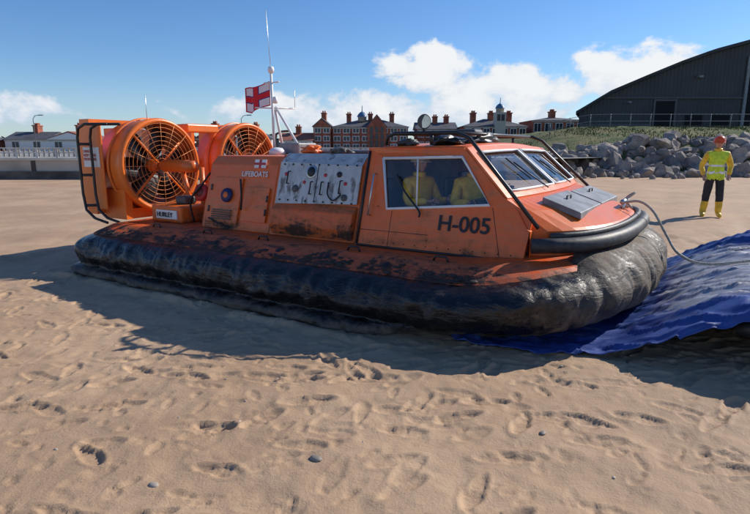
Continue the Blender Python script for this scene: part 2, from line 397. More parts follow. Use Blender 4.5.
tube('side_window_mullion',[[(4.50,sw(1.45)-.018,1.45),(4.56,sw(1.0)-.018,1.0)]],.009,M_white,HV,6)
tube('cabin_base_gasket',[[(3.95,.53,.612),(5.62,.53,.612)]],.012,M_blk,HV,6)
tube('cabin_seams',[[(4.30,sw(.62)-.015,.62),(4.30,sw(.955)-.015,.955)],[(3.97,sw(.76)-.015,.76),(4.72,sw(.76)-.015,.76)],[(5.30,sw(1.04)-.015,1.04),(5.42,sw(.62)-.015,.62)]],.003,M_ink,HV,5)
bm=bmesh.new()
for k in range(14):
    for z in (.655,.99 if k<2 else .655):
        r_=bmesh.ops.create_uvsphere(bm,u_segments=8,v_segments=6,radius=.006); bmesh.ops.translate(bm,vec=(4.02+k*.115,sw(z)-.016,z),verts=r_['verts'])
me=bpy.data.meshes.new('cabin_fasteners'); bm.to_mesh(me); bm.free(); obj('cabin_fasteners',me,[M_dgrey],HV,True)
def yn(z): return sw(z)
V=[(3.93,yn(.603),.603),(3.93,2*WC-yn(.603),.603),(3.93,2*WC-yn(1.55),1.55),(3.93,yn(1.55),1.55)]
obj('cabin_rear_wall',pymesh('crw',V,[(0,1,2,3)]),[M_inside],HV)
tube('cabin_door_seal',[[(3.95,sw(z)-.017,z) for z in (.62,1.0,1.52)]],.014,M_blk,HV,6)
V=[];F=[];K=11;S=[3.93,4.1,4.6,4.9,4.97]
for i,s_ in enumerate(S):
    for k in range(K):
        t=k/(K-1); w_=yn(1.55)+(2*WC-2*yn(1.55))*t
        dz=.05*(1-(2*t-1)**2)*(1 if i<4 else .75); V.append((s_,w_,1.551+dz+(-.01 if i in(0,4) else .008)))
for i in range(len(S)-1):
    for k in range(K-1): F.append((i*K+k,(i+1)*K+k,(i+1)*K+k+1,i*K+k+1))
o=obj('cabin_roof',pymesh('roof',V,F),[M_or],HV,True); m=o.modifiers.new('s','SOLIDIFY'); m.thickness=.03
def wsp(t,v):
    top=Vector((4.97,yn(1.55)+(2*WC-2*yn(1.55))*t,1.545+.03*(1-(2*t-1)**2)))
    bot=Vector((5.40+.10*(1-(2*t-1)**2),yn(1.13)+(2*WC-2*yn(1.13))*t,1.125))
    return top.lerp(bot,v)
def strip(t0,t1,v0,v1,mat,name,n=8,off=0,thick=.025):
    V=[];F=[]
    for k in range(n+1):
        t=t0+(t1-t0)*k/n; V+=[wsp(t,v0)+Vector((.7,0,.7))*off,wsp(t,v1)+Vector((.7,0,.7))*off]
    for k in range(n): F.append((2*k,2*k+1,2*k+3,2*k+2))
    o=obj(name,pymesh(name,V,F),[mat],HV)
    if thick: m=o.modifiers.new('s','SOLIDIFY'); m.thickness=thick; m.offset=0
    return o
strip(0,1,0,.12,M_or,'windscreen_header'); strip(0,1,.92,1.02,M_or,'windscreen_sill')
strip(0,.045,.12,.92,M_or,'windscreen_pillar',1); strip(.955,1,.12,.92,M_or,'windscreen_pillar',1)
strip(.492,.508,.12,.92,M_white,'windscreen_centre_post',1)
strip(.045,.955,.12,.92,M_glass,'windscreen_glass',12,0,0)
for t0,t1 in ((.05,.488),(.512,.95)):
    up=Vector((.014,0,.014))
    tube('windscreen_frame',[[wsp(t0+(t1-t0)*k/6,.13)+up for k in range(7)]+[wsp(t1-(t1-t0)*k/6,.91)+up for k in range(7)]+[wsp(t0,.13)+up]],.015,M_white,HV,6)
tube('wipers',[[wsp(.35,1.0)+Vector((.02,0,.04)),wsp(.27,.42)+Vector((.02,0,.03))],[wsp(.72,1.0)+Vector((.02,0,.04)),wsp(.62,.42)+Vector((.02,0,.03))],[wsp(.24,.30)+Vector((.02,0,.02)),wsp(.29,.75)+Vector((.02,0,.02))],[wsp(.59,.30)+Vector((.02,0,.02)),wsp(.64,.75)+Vector((.02,0,.02))]],.007,M_ink,HV,6)
def bowline(w_):
    r_=min(1,abs(w_-WC)/1.52); return 5.12+1.12*(max(0,1-r_**2.6))**(1/2.6)
K=28; V=[];F=[]
for k in range(K+1):
    t=k/K; te=.5-.5*math.cos(math.pi*t)
    top=wsp(te,1.02); w1=WC+1.515*(2*te-1); s1=max(bowline(w1),5.66)
    w1=.585+(2*WC-1.17)*te if s1<=5.665 else w1
    V+=[top,(top.x+(s1-top.x)*.5,(top.y+w1)/2,1.05-.03),(s1-.03,w1,.885),(s1,w1,.865),(s1,w1,.60)]
for k in range(K):
    for j in range(4): F.append((k*5+j,k*5+j+1,(k+1)*5+j+1,(k+1)*5+j))
me=pymesh('bow_nose',V,F); fixn(me); obj('bow_nose',me,[craft_orange('orange_foredeck',(.86,.155,.015),dirt=.2,thr=.95)],HV)
def topz(s_): return 1.170-(s_-5.45)*.36
def hatch(name,s0,s1,w0,w1,mat,h=.03):
    V=[(s0,w0,topz(s0)-.05),(s1,w0,topz(s1)-.05),(s1,w1,topz(s1)-.05),(s0,w1,topz(s0)-.05)]
    V+=[(a,b,c+h+.05) for a,b,c in V]
    me=pymesh(name,V,[(0,3,2,1),(4,5,6,7),(0,1,5,4),(1,2,6,5),(2,3,7,6),(3,0,4,7)]); o=obj(name,me,[mat],HV); bevel(o,.008); return o
hatch('bow_hatch',5.62,5.96,1.05,2.0,M_grey,.012); hatch('bow_hatch_lid',5.64,5.96,2.06,3.05,M_grey,.012)
tube('hatch_handles',[[(5.75,w_-.08,topz(5.75)+.01),(5.75,w_-.08,topz(5.75)+.045),(5.75,w_+.08,topz(5.75)+.045),(5.75,w_+.08,topz(5.75)+.01)] for w_ in (1.5,2.55)],.007,M_ink,HV,6)
fl=[]
for k in range(41):
    w_=.50+(2*WC-1.0)*k/40; r_=min(1,abs(w_-WC)/1.60); fl.append((5.42+.90*(max(0,1-r_**2.6))**(1/2.6),w_,.762+.04*(1-r_*r_)))
fl=[p for p in fl if p[0]>5.62]; 
tube('bow_fender',[fl],.064,M_rubber2,HV,12)
tube('bow_fender_upper',[[(a-.05,b+(.03 if b<WC else -.03),c+.072) for a,b,c in fl[1:-1]]],.028,M_rubber2,HV,8)
tube('bow_bollard',[[(6.12,2.35,.86),(6.12,2.35,1.02)],[(6.12,2.6,.86),(6.12,2.6,1.02)],[(6.12,2.25,1.0),(6.12,2.7,1.0)]],.022,M_alu,HV)
M_rope=simple('rope',(.50,.44,.34),.9,scale=60,bmp=.5)
tube('mooring_rope',[[(6.12,2.3,.99),(6.28,2.3,1.01),(6.42,2.25,.92),(6.56,2.2,.70),(6.70,2.0,.55),(6.95,1.9,.50),(7.5,2.0,.60),(8.1,2.2,.62),(8.8,2.3,.63)],[(6.10,2.5,.99),(6.2,2.55,1.08),(6.1,2.7,1.0),(6.2,2.4,.93)]],.013,M_rope,HV,8,True)
x=Vector((1,0,0)); y=Vector((0,.29,1))
text('registration_text','H-005',.200,M_ink,HV,(4.80,sw(.815)-.020,.815),(1,0,0),y)
tube('side_cable',[[(4.30,sw(1.3)-.03,1.30),(4.42,sw(1.15)-.05,1.15),(4.60,sw(.95)-.04,.98),(4.62,sw(.9)-.05,.92)]],.010,M_ink,HV,6,True)
tube('cabin_handrail',[[(4.05,sw(.9)-.01,.90),(4.05,sw(.9)-.045,.90),(4.05,sw(1.3)-.045,1.30),(4.05,sw(1.3)-.01,1.30)]],.009,M_alu,HV,6)
box('cabin_floor',(3.96,.75,.62),(5.3,3.4,.66),M_inside,HV)
box('dashboard',(5.0,.85,.9),(5.36,3.3,1.08),M_dgrey,HV,.03)
for sx_,wy in ((4.3,1.08),(4.3,2.9),(4.75,1.5)):
    box('seat',(sx_-.18,wy-.2,.66),(sx_+.18,wy+.2,.84),M_dgrey,HV,.03); box('seat_back',(sx_-.24,wy-.18,.80),(sx_-.18,wy+.18,1.25),M_dgrey,HV,.03)
fr=[]
for wy in (.86,2*WC-.86):
    fw=.60 if wy<WC else 2*WC-.60
    fr.append([(4.10,wy,1.58),(4.12,wy,1.66),(4.2,wy,1.69),(4.85,wy,1.69),(4.98,wy,1.64),(5.72,fw,.90)])
fr+= [[(4.25,.86,1.69),(4.25,2*WC-.86,1.69)],[(4.82,.86,1.69),(4.82,2*WC-.86,1.69)],[(4.55,1.6,1.69),(4.25,1.6,1.69)],[(4.6,.86,1.69),(4.6,.86,1.58)],[(4.6,2*WC-.86,1.69),(4.6,2*WC-.86,1.58)]]
tube('roof_frame',fr,.018,M_blk,HV,8)
revolve('search_light',[(0,.06),(.03,.055),(.062,.02),(.072,-.01),(.068,-.012),(.0,-.004)],(4.48,.93,1.80),(-.75,.55,.05),M_dgrey,HV,24)
revolve('search_light_lens',[(0,0),(.06,0)],(4.49,.92,1.80),(.55,-.75,.0),simple('lens',(.6,.6,.55),.1,.5,bmp=0),HV,24)
tube('search_light_bracket',[[(4.48,.93,1.69),(4.48,.93,1.76)]],.014,M_blk,HV)
def lump(name,c,r,mat,par,seed,amp=.25,sub=3):
    bm=bmesh.new(); bmesh.ops.create_icosphere(bm,subdivisions=sub,radius=1)
    for v in bm.verts:
        d=1+amp*mnoise.noise(v.co*1.7+Vector((seed,0,0)))+amp*.4*mnoise.noise(v.co*5+Vector((seed,3,0)))
        v.co=Vector((v.co.x*r[0]*d+c[0],v.co.y*r[1]*d+c[1],v.co.z*r[2]*d+c[2]))
    me=bpy.data.meshes.new(name); bm.to_mesh(me); bm.free(); return obj(name,me,[mat],par,True)
lump('roof_gear_bag',(4.62,1.15,1.62),(.16,.13,.05),M_blk,HV,1,.8); lump('roof_gear_bag_2',(4.25,1.05,1.60),(.10,.10,.04),M_dgrey,HV,2,.8)
lump('roof_gear_bag_3',(4.75,1.7,1.64),(.13,.28,.06),M_blk,HV,3,.8); lump('roof_gear_bag_4',(4.5,2.4,1.66),(.15,.25,.07),M_dgrey,HV,13,.8)
box('radar_unit',(4.35,1.95,1.60),(4.6,2.2,1.76),M_dgrey,HV,.03)

def prism(name,s0,s1,z0,z1,mat,off=0.0,ch=.08,ztop2=None):
    w0=sw(z0)-off; w1=sw(z1)-off
    sec=[(w0,z0),(sw(z1-ch)-off,z1-ch),(w1+ch*.8,z1),(2*WC-w1-ch*.8,z1),(2*WC-(sw(z1-ch)-off),z1-ch),(2*WC-w0,z0)]
    V=[(s0,a,b) for a,b in sec]+[(s1,a,b) for a,b in sec]; n=6
    F=[tuple(range(n))[::-1],tuple(range(n,2*n))]+[(i,(i+1)%n,n+(i+1)%n,n+i) for i in range(n)]
    me=pymesh(name,V,F); fixn(me); o=obj(name,me,[mat],HV); bevel(o,.012,2); return o
prism('equipment_module',2.74,3.90,.603,1.48,M_or,-.02)
sideplate('silver_panel',[(2.80,.95),(3.88,.99),(3.88,1.37),(2.80,1.40)],M_panel,off=.012,thick=.012)
V=[(2.80,sw(1.40)-.012,1.402),(3.88,sw(1.37)-.012,1.372),(3.88,sw(1.48)+.09,1.492),(2.80,sw(1.48)+.09,1.492)]
obj('silver_panel_top',pymesh('spt',V,[(0,1,2,3)]),[M_panel],HV)
V=[]
for s_ in (2.80,3.88):
    V+=[(s_,sw(.62)-.0,.63),(s_,sw(.75)-.075,.74),(s_,sw(.92)-.075,.90),(s_,sw(.98)+.0,.965)]
me=pymesh('side_locker',V,[(0,1,2,3),(7,6,5,4),(0,4,5,1),(1,5,6,2),(2,6,7,3)]); fixn(me); o=obj('side_locker',me,[craft_orange('orange_locker_muddy',(.84,.14,.015),dirt=.9,hi=1.1,thr=.80)],HV); bevel(o,.012)
def disc(name,s_,z,r,mat,h=.012,off=.022,seg=20):
    return revolve(name,[(0,h),(r*.92,h),(r,h*.6),(r,0)],(s_,sw(z)-off,z),(0,-1,.29),mat,HV,seg)
disc('gauge',3.25,1.30,.055,M_ink); disc('gauge_ring',3.25,1.30,.07,M_alu,.006)
disc('filler_cap',3.06,1.12,.04,M_dgrey); disc('filler_cap',3.62,1.28,.03,M_ink); disc('filler_cap',3.72,1.05,.035,M_dgrey)
for k in range(9): disc('bolt',2.86+k*.12,1.375,.010,M_ink,.006)
for k in range(9): disc('bolt',2.86+k*.12,.995,.010,M_ink,.006)
sideplate('panel_seam',[(3.33,.985),(3.338,.985),(3.338,1.385),(3.33,1.385)],M_ink,off=.020,thick=.003)
tube('grab_handles',[[(s_-.0,sw(z)-.02,z),(s_+.0,sw(z)-.05,z),(s_+.0,sw(z-.13)-.05,z-.13),(s_,sw(z-.13)-.02,z-.13)] for s_,z in ((3.28,1.20),(3.42,1.20),(3.66,1.22),(2.95,1.30))],.008,M_ink,HV,6)
tube('panel_hoses',[[(3.5,sw(1.2)-.03,1.2),(3.52,sw(1.1)-.05,1.08),(3.60,sw(1.05)-.05,1.02),(3.68,sw(1.1)-.04,1.08)]],.008,M_ink,HV,6,True)
for k in range(4): disc('warning_label',2.9+k*.27,1.19 if k%2 else 1.27,.020,M_red,.004)
box('module_top_box',(2.85,1.1,1.49),(3.75,3.0,1.53),M_grey,HV,.02)
lump('stowed_line_bag',(3.0,1.05,1.53),(.12,.1,.05),M_or,HV,6,.8); lump('stowed_line_bag_2',(3.45,1.0,1.52),(.11,.09,.04),M_dgrey,HV,9,.8)

prism('engine_housing',1.62,2.72,.603,1.46,M_or,-.04,.10)
V=[]
for w_ in (.82,3.32):
    V+=[(1.62,w_,.605),(1.28,w_+(.05 if w_<WC else -.05),.605),(1.40,w_+(.1 if w_<WC else -.1),1.10),(1.62,w_+(.12 if w_<WC else -.12),1.40)]
me=pymesh('engine_intake_cowl',V,[(0,1,2,3),(7,6,5,4),(1,5,6,2),(2,6,7,3),(0,4,5,1),(0,3,7,4)]); fixn(me); o=obj('engine_intake_cowl',me,[M_or],HV); bevel(o,.02)
sideplate('housing_door',[(1.72,.68),(2.22,.68),(2.22,1.20),(1.72,1.20)],M_or,off=-.022,thick=.02)
sideplate('housing_door_2',[(2.28,.72),(2.66,.72),(2.66,1.1),(2.28,1.1)],M_or,off=-.022,thick=.02)
tube('door_hinges',[[(1.73,sw(z)+.005,z),(1.73,sw(z+.07)+.005,z+.07)] for z in (.8,1.05)]+[[(2.65,sw(z)+.005,z),(2.65,sw(z+.07)+.005,z+.07)] for z in (.8,.95)],.012,M_dgrey,HV,6)
text('lifeboats_text','LIFEBOATS',.085,M_white,HV,(2.18,sw(1.22)+.03,1.225),(1,0,0),y)
sideplate('house_flag_patch',[(2.36,1.325),(2.54,1.325),(2.54,1.42),(2.36,1.42)],M_white,off=-.025,thick=.004)
sideplate('house_flag_cross',[(2.435,1.325),(2.465,1.325),(2.465,1.42),(2.435,1.42)],M_red,off=-.019,thick=.003)
sideplate('house_flag_bar',[(2.36,1.36),(2.54,1.36),(2.54,1.385),(2.36,1.385)],M_red,off=-.017,thick=.003)
disc('life_ring_stowed',2.02,1.0,.085,M_navy,.03,.0,24); disc('life_ring_core',2.02,1.0,.04,M_or,.036,.0,24)
disc('exhaust_port',1.45,1.0,.11,M_red,.05,-.12,28); disc('exhaust_port_core',1.45,1.0,.07,simple('deep_red',(.16,.012,.01),.5),.054,-.12,28)
tube('housing_hoses',[[(1.7,.68,.64),(1.75,.6,.72),(1.9,.58,.68),(2.1,.6,.63)],[(2.3,.62,1.2),(2.34,.58,1.0),(2.3,.6,.85)],[(1.3,.75,.62),(1.32,.7,.9),(1.5,.74,1.1),(1.62,.78,1.25)]],.012,M_ink,HV,6,True)
boxes('vent_grille',[((1.8,sw(z)-.005,z),(2.12,sw(z)+.02,z+.012)) for z in (.72,.745,.77,.795,.82)],M_dgrey,HV)
box('aft_locker',(.62,.62,.603),(1.22,1.3,.82),M_or,HV,.03); box('aft_locker_2',(.5,1.7,.603),(1.25,2.5,1.1),M_or,HV,.03)
box('name_board',(.75,.600,.655),(1.15,.618,.765),M_white,HV); text('name_board_text','HURLEY',.085,M_ink,HV,(.77,.597,.68),(1,0,0),(0,0,1))
box('battery_cover',(.86,.82,.82),(1.06,1.02,.93),M_dgrey,HV,.03)
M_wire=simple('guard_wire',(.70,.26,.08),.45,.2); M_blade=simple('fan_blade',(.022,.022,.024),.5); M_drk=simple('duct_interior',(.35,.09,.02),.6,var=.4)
for wc in (1.05,2.72):
    zc=1.31; s1=.37; c=(.05,wc,zc)
    revolve('fan_duct',[(.575,.29),(.60,.32),(.632,.31),(.645,.27),(.635,.20),(.62,.0),(.60,-.28),(.545,-.28)],c,(1,0,0),M_fan,HV,64)
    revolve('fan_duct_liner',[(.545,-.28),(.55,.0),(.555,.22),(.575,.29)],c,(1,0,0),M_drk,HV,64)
    revolve('duct_rib',[(.632,.02),(.655,.02),(.655,.05),(.635,.05)],c,(1,0,0),M_fan,HV,64)
    g=[]
    for r_ in (.10,.16,.22,.28,.34,.40,.46,.52,.575):
        g.append([(s1-.01,wc+r_*math.cos(2*math.pi*k/40),zc+r_*math.sin(2*math.pi*k/40)) for k in range(41)])
    for k in range(16):
        a=2*math.pi*k/16; g.append([(s1+.0,wc+.1*math.cos(a),zc+.1*math.sin(a)),(s1+.0,wc+.59*math.cos(a),zc+.59*math.sin(a))])
    tube('fan_guard',g,.0030,M_wire,HV,5)
    st=[]
    for k in range(4):
        a=2*math.pi*k/4+.75; st.append([(.30,wc,zc),(.30,wc+.56*math.cos(a),zc+.56*math.sin(a))])
    tube('fan_struts',st,.016,M_fan,HV,6)
    V=[];F=[]
    for k in range(6):
        a=2*math.pi*k/6+.15; rad=Vector((0,math.cos(a),math.sin(a))); tan=Vector((0,-math.sin(a),math.cos(a))); ax=Vector((1,0,0)); b0=len(V)
        for i in range(7):
            r_=.09+.45*i/6; ch=.12+.06*math.sin(math.pi*i/6); tw=math.radians(38-26*i/6)
            dirv=tan*math.cos(tw)+ax*math.sin(tw); p=Vector((.08,wc,zc))+rad*r_
            V+=[p-dirv*ch,p+dirv*ch]
        for i in range(6): F.append((b0+2*i,b0+2*i+1,b0+2*i+3,b0+2*i+2))
    me=pymesh('fan_blades',V,F); o=obj('fan_blades',me,[M_blade],HV,True); m=o.modifiers.new('s','SOLIDIFY'); m.thickness=.012
    revolve('fan_hub',[(0,.24),(.05,.22),(.085,.15),(.09,-.05),(.05,-.1),(0,-.11)],c,(1,0,0),M_fan,HV,24)
    revolve('drive_fairing',[(0,.98),(.075,.97),(.085,.8),(.085,.36),(.07,.30),(0,.29)],c,(1,0,0),M_or,HV,24)
    tube('drive_pylon',[[(1.15,wc,1.3),(1.15,wc,.65)],[(.75,wc,1.3),(.9,wc,.8)]],.035,M_or,HV,8)
    for k in (-.3,0,.3):
        box('rudder',(-.47,wc+k-.012,.80),(-.25,wc+k+.012,1.82),M_fan,HV,.008)
    boxes('duct_saddle',[((-.23,wc-.55,.603),(.26,wc-.45,1.0)),((-.23,wc+.45,.603),(.26,wc+.55,1.0)),((-.23,wc-.45,.603),(.22,wc+.45,.74))],M_fan,HV)
    boxes('stern_frame_box',[((-.45,wc-.66,.72),(-.23,wc-.60,1.88)),((-.45,wc+.60,.72),(-.23,wc+.66,1.88)),((-.45,wc-.66,1.88),(-.23,wc+.66,1.93)),((-.45,wc-.66,.66),(-.23,wc+.66,.72))],M_fan,HV)
box('duct_side_panel',(-.45,.36,.74),(.05,.385,1.86),M_fan,HV,.01)
box('warning_sign_plate',(-.36,.349,1.30),(.0,.357,1.56),M_white,HV); text('warning_sign_text','DANGER\nKEEP CLEAR\nPROPELLERS',.052,M_red,HV,(-.345,.346,1.49),(1,0,0),(0,0,1),.001)
box('duct_link_beam',(-.05,1.6,1.78),(.25,2.2,1.90),M_fan,HV,.02)
sf=[]
for wy,sx_ in ((.20,.04),(.30,.16)):
    sf.append([(sx_+.25,wy,.60),(sx_-.02,wy,.64),(sx_-.20,wy,.74),(sx_-.24,wy,.95),(sx_-.24,wy,1.68),(sx_-.20,wy,1.80),(sx_-.05,wy,1.85),(sx_+.25,wy+.12,1.85)])
sf+=[[(-.20,.20,1.2),(-.08,.30,1.2)],[(-.20,.20,1.6),(-.08,.30,1.6)],[(-.18,.2,.8),(-.06,.3,.8)]]
tube('stern_tube_frame',sf,.018,M_blk,HV,8)
tube('stern_tube_frame_far',[[(a,2*WC-b,c) for a,b,c in l] for l in sf],.018,M_blk,HV,8)
tube('mast',[[(1.62,1.95,1.45),(1.50,2.07,2.60)],[(1.95,2.2,1.45),(1.56,2.07,2.12)],[(1.45,2.35,1.45),(1.55,2.07,2.08)]],.018,M_white,HV,8)
tube('mast_crossbar',[[(1.38,1.85,2.10),(1.72,2.3,2.10)],[(1.36,2.07,2.45),(1.64,2.07,2.45)]],.010,M_white,HV,8)
tube('radio_antenna',[[(1.50,2.07,2.58),(1.46,2.05,3.40)],[(1.72,2.3,2.10),(1.72,2.3,2.35)],[(.3,.9,1.9),(.3,.9,2.25)]],.004,M_alu,HV,5)
revolve('mast_light',[(0,.05),(.03,.045),(.035,0),(.035,-.04),(0,-.045)],(1.62,2.0,2.2),(0,0,1),M_white,HV,16)
revolve('mast_light_top',[(0,.05),(.035,.04),(.045,0),(.035,-.04),(0,-.045)],(1.50,2.07,2.62),(0,0,1),M_white,HV,16)
revolve('radar_dome',[(0,.06),(.07,.05),(.11,.01),(.11,-.04),(0,-.05)],(1.85,1.75,1.50),(0,0,1),M_white,HV,24)
box('mast_base_box',(1.75,1.9,1.46),(2.1,2.3,1.62),M_grey,HV,.02)
M_flag,nt,b=newmat('flag_cloth')
uv=nd(nt,'ShaderNodeUVMap'); sp=nd(nt,'ShaderNodeSeparateXYZ'); nt.links.new(uv.outputs[0],sp.inputs[0])
U_,V_=sp.outputs[0],sp.outputs[1]
au=math_(nt,'ABSOLUTE',math_(nt,'SUBTRACT',U_,.5)); av=math_(nt,'ABSOLUTE',math_(nt,'SUBTRACT',V_,.5))
blue=math_(nt,'MAXIMUM',math_(nt,'LESS_THAN',au,.10),math_(nt,'LESS_THAN',av,.15))
red=math_(nt,'MAXIMUM',math_(nt,'LESS_THAN',au,.075),math_(nt,'LESS_THAN',av,.11))
edge=math_(nt,'MAXIMUM',math_(nt,'GREATER_THAN',av,.45),math_(nt,'GREATER_THAN',au,.47))
c=mix(nt,edge,(.78,.78,.80),(.60,.03,.05)); c=mix(nt,blue,c,(.03,.04,.22)); c=mix(nt,red,c,(.66,.02,.03))
nt.links.new(c,b.inputs['Base Color']); b.inputs['Roughness'].default_value=.8
V=[];F=[];uvs=[];nu,nv=24,12
for i in range(nu+1):
    for j in range(nv+1):
        u_=i/nu; v_=j/nv
        V.append((1.50-.03-.46*u_,2.07+.06*math.sin(u_*9)*u_ -.05*u_,2.14+.33*v_-.10*u_+.035*math.sin(u_*7+v_*1.5)*u_)); uvs.append((u_,v_))
for i in range(nu):
    for j in range(nv): F.append((i*(nv+1)+j,(i+1)*(nv+1)+j,(i+1)*(nv+1)+j+1,i*(nv+1)+j+1))
me=pymesh('flag',V,F); ul=me.uv_layers.new(name='UVMap')
for l in me.loops: ul.data[l.index].uv=uvs[l.vertex_index]
obj('ensign_flag',me,[M_flag],HV,True)

# ------------------------------------------------------------ TRAILER + TARPAULIN
TR=empty('beach_trailer',(-3.82,6.95,0),R(-32))
M_steel=simple('trailer_steel',(.06,.065,.07),.5,.4,var=.4)
boxes('chassis_beams',[((7.3,.75,.20),(12,.85,.40)),((7.3,3.1,.20),(12,3.2,.40)),((7.6,.85,.22),(7.7,3.1,.36)),((8.6,.85,.22),(8.7,3.1,.36)),((10,.85,.22),(10.1,3.1,.36))],M_steel,TR)
for sx_ in (8.9,9.9):
    for wy in (.72,3.22):
        revolve('wheel',[(.06,.10),(.14,.10),(.16,.05),(.22,.10),(.255,.08),(.27,.0),(.255,-.08),(.22,-.10),(.16,-.05),(.06,-.10)],(sx_,wy,.27),(0,1,0),M_rubber2,TR,28,True)
tube('side_rollers',[[(7.15,.58,.30),(7.55,.58,.33)]],.05,M_steel,TR,12)
TP=empty('blue_tarpaulin',(-3.82,6.95,0),R(-32))
M_tarp,nt,b=newmat('blue_tarp')
t=nd(nt,'ShaderNodeTexCoord'); s=nd(nt,'ShaderNodeSeparateXYZ'); nt.links.new(t.outputs['Object'],s.inputs[0])
n=noise(nt,2.2,6,.65,stretch=(.7,2.8,1),dist=.5); f_=noise(nt,30,3,.6)
inner=math_(nt,'MULTIPLY',math_(nt,'MULTIPLY',smooth(nt,s.outputs[1],.60,1.05),smooth(nt,s.outputs[1],3.6,3.2)),smooth(nt,s.outputs[0],6.3,6.9))
d=math_(nt,'ADD',n,math_(nt,'MULTIPLY',inner,.40))
c=mix(nt,smooth(nt,n,.3,.7),(.014,.036,.17),(.035,.085,.32))
c=mix(nt,smooth(nt,d,.62,.88,0,.85),c,(.36,.36,.38))
c=mix(nt,smooth(nt,math_(nt,'ADD',n,math_(nt,'MULTIPLY',f_,.3)),.74,.92,0,.6),c,(.30,.24,.17))
nt.links.new(c,b.inputs['Base Color']); nt.links.new(smooth(nt,n,.3,.7,.35,.6),b.inputs['Roughness']); bump(nt,b,f_,.2,.006)
cb,sb=math.cos(R(32)),math.sin(R(32))
V=[];F=[];ns,nw=220,160
for i in range(ns+1):
    s_=5.0+(11-5.0)*(i/ns)
    for j in range(nw+1):
        v_=j/nw
        e0=float(np.interp(s_,[5.0,5.3,5.9,6.4,6.8,7.2,8,11],[.25,-.02,.06,.20,.33,.46,.50,.45]))+.05*mnoise.noise(Vector((s_*2.3,0,0)))
        w_=e0+(4.1-e0)*v_**1.2
        base=.015+.46*sst((s_-6.15)/1.2)
        drop=sst((w_-e0)/.30)
        z=.015+base*(.88+.12*drop)-(.05*(1-sst((w_-e0)/.04)) if s_>6.8 else 0)
        z+= .06*abs(mnoise.noise(Vector((s_*2.0+w_*1.6,w_*2.2,1))))*(1.2-drop*.7)+.026*mnoise.noise(Vector((s_*6,w_*5,4)))*(1.3-drop)+.030*ridge(Vector((s_*1.6+w_*2,w_*3.5,9)),4)+.018*ridge(Vector((s_*4-w_*3,w_*5,19)),4)
        if w_>3.4: z+=.10*math.sin(min(1,(w_-3.4)/.55)*math.pi)*sst((s_-6.8)/.6)*(1+.8*mnoise.noise(Vector((s_*3,0,7))))
        if s_<6.6:
            g_=gz(-3.82+s_*cb+w_*sb,6.95-s_*sb+w_*cb)
            z=max(z if s_>5.9 else 0,g_+.012+.035*abs(mnoise.noise(Vector((s_*4,w_*4,2))))+.02*ridge(Vector((s_*3,w_*4,29)),3))
        V.append((s_+.12*mnoise.noise(Vector((w_*2.5,3,1)))*(i==0),w_,z))
for i in range(ns):
    for j in range(nw): F.append((i*(nw+1)+j,(i+1)*(nw+1)+j,(i+1)*(nw+1)+j+1,i*(nw+1)+j+1))
me=pymesh('tarp_sheet',V,F); o=obj('tarp_sheet',me,[M_tarp],TP,True); m=o.modifiers.new('s','SOLIDIFY'); m.thickness=.006
tube('ramp_ropes',[[(6.9,w_,.33),(7.35,w_,.51),(8.6,w_+.03,.54),(10.5,w_,.54)] for w_ in (1.2,2.1,3.0)],.013,M_rope,TP,6,True)

# ------------------------------------------------------------ PEOPLE
M_skin=simple('skin',(.50,.27,.19),.55,var=.08,scale=20); M_hiv=simple('hi_vis_vest',(.62,.80,.04),.6,var=.15,scale=15)
M_yel=simple('yellow_oilskin',(.82,.50,.03),.5,var=.15,scale=12); M_trs=simple('dark_trousers',(.025,.025,.03),.8); M_boot=simple('yellow_boots',(.75,.50,.04),.45)
M_hel=simple('orange_helmet',(.75,.10,.02),.3,bmp=0); M_ref=simple('reflective_tape',(.7,.7,.7),.3,.3); M_hair=simple('hair',(.05,.035,.025),.8); M_helw=simple('white_helmet',(.7,.7,.68),.3,bmp=0)
M_lips=simple('lips',(.35,.10,.08),.5)
def skinned(name,verts,edges,radii,root,sub=2):
    me=bpy.data.meshes.new(name); me.from_pydata(verts,edges,[]); o=bpy.data.objects.new(name,me); COL.objects.link(o)
    o.modifiers.new('k','SKIN'); 
    sk=me.skin_vertices[0].data
    for i,r in enumerate(radii):
        sk[i].radius=r if isinstance(r,tuple) else (r,r); sk[i].use_root=(i==root)
    m=o.modifiers.new('s','SUBSURF'); m.levels=sub; m.render_levels=sub
    dg=bpy.context.evaluated_depsgraph_get(); dg.update()
    out=bpy.data.meshes.new_from_object(o.evaluated_get(dg)); bpy.data.objects.remove(o); return out
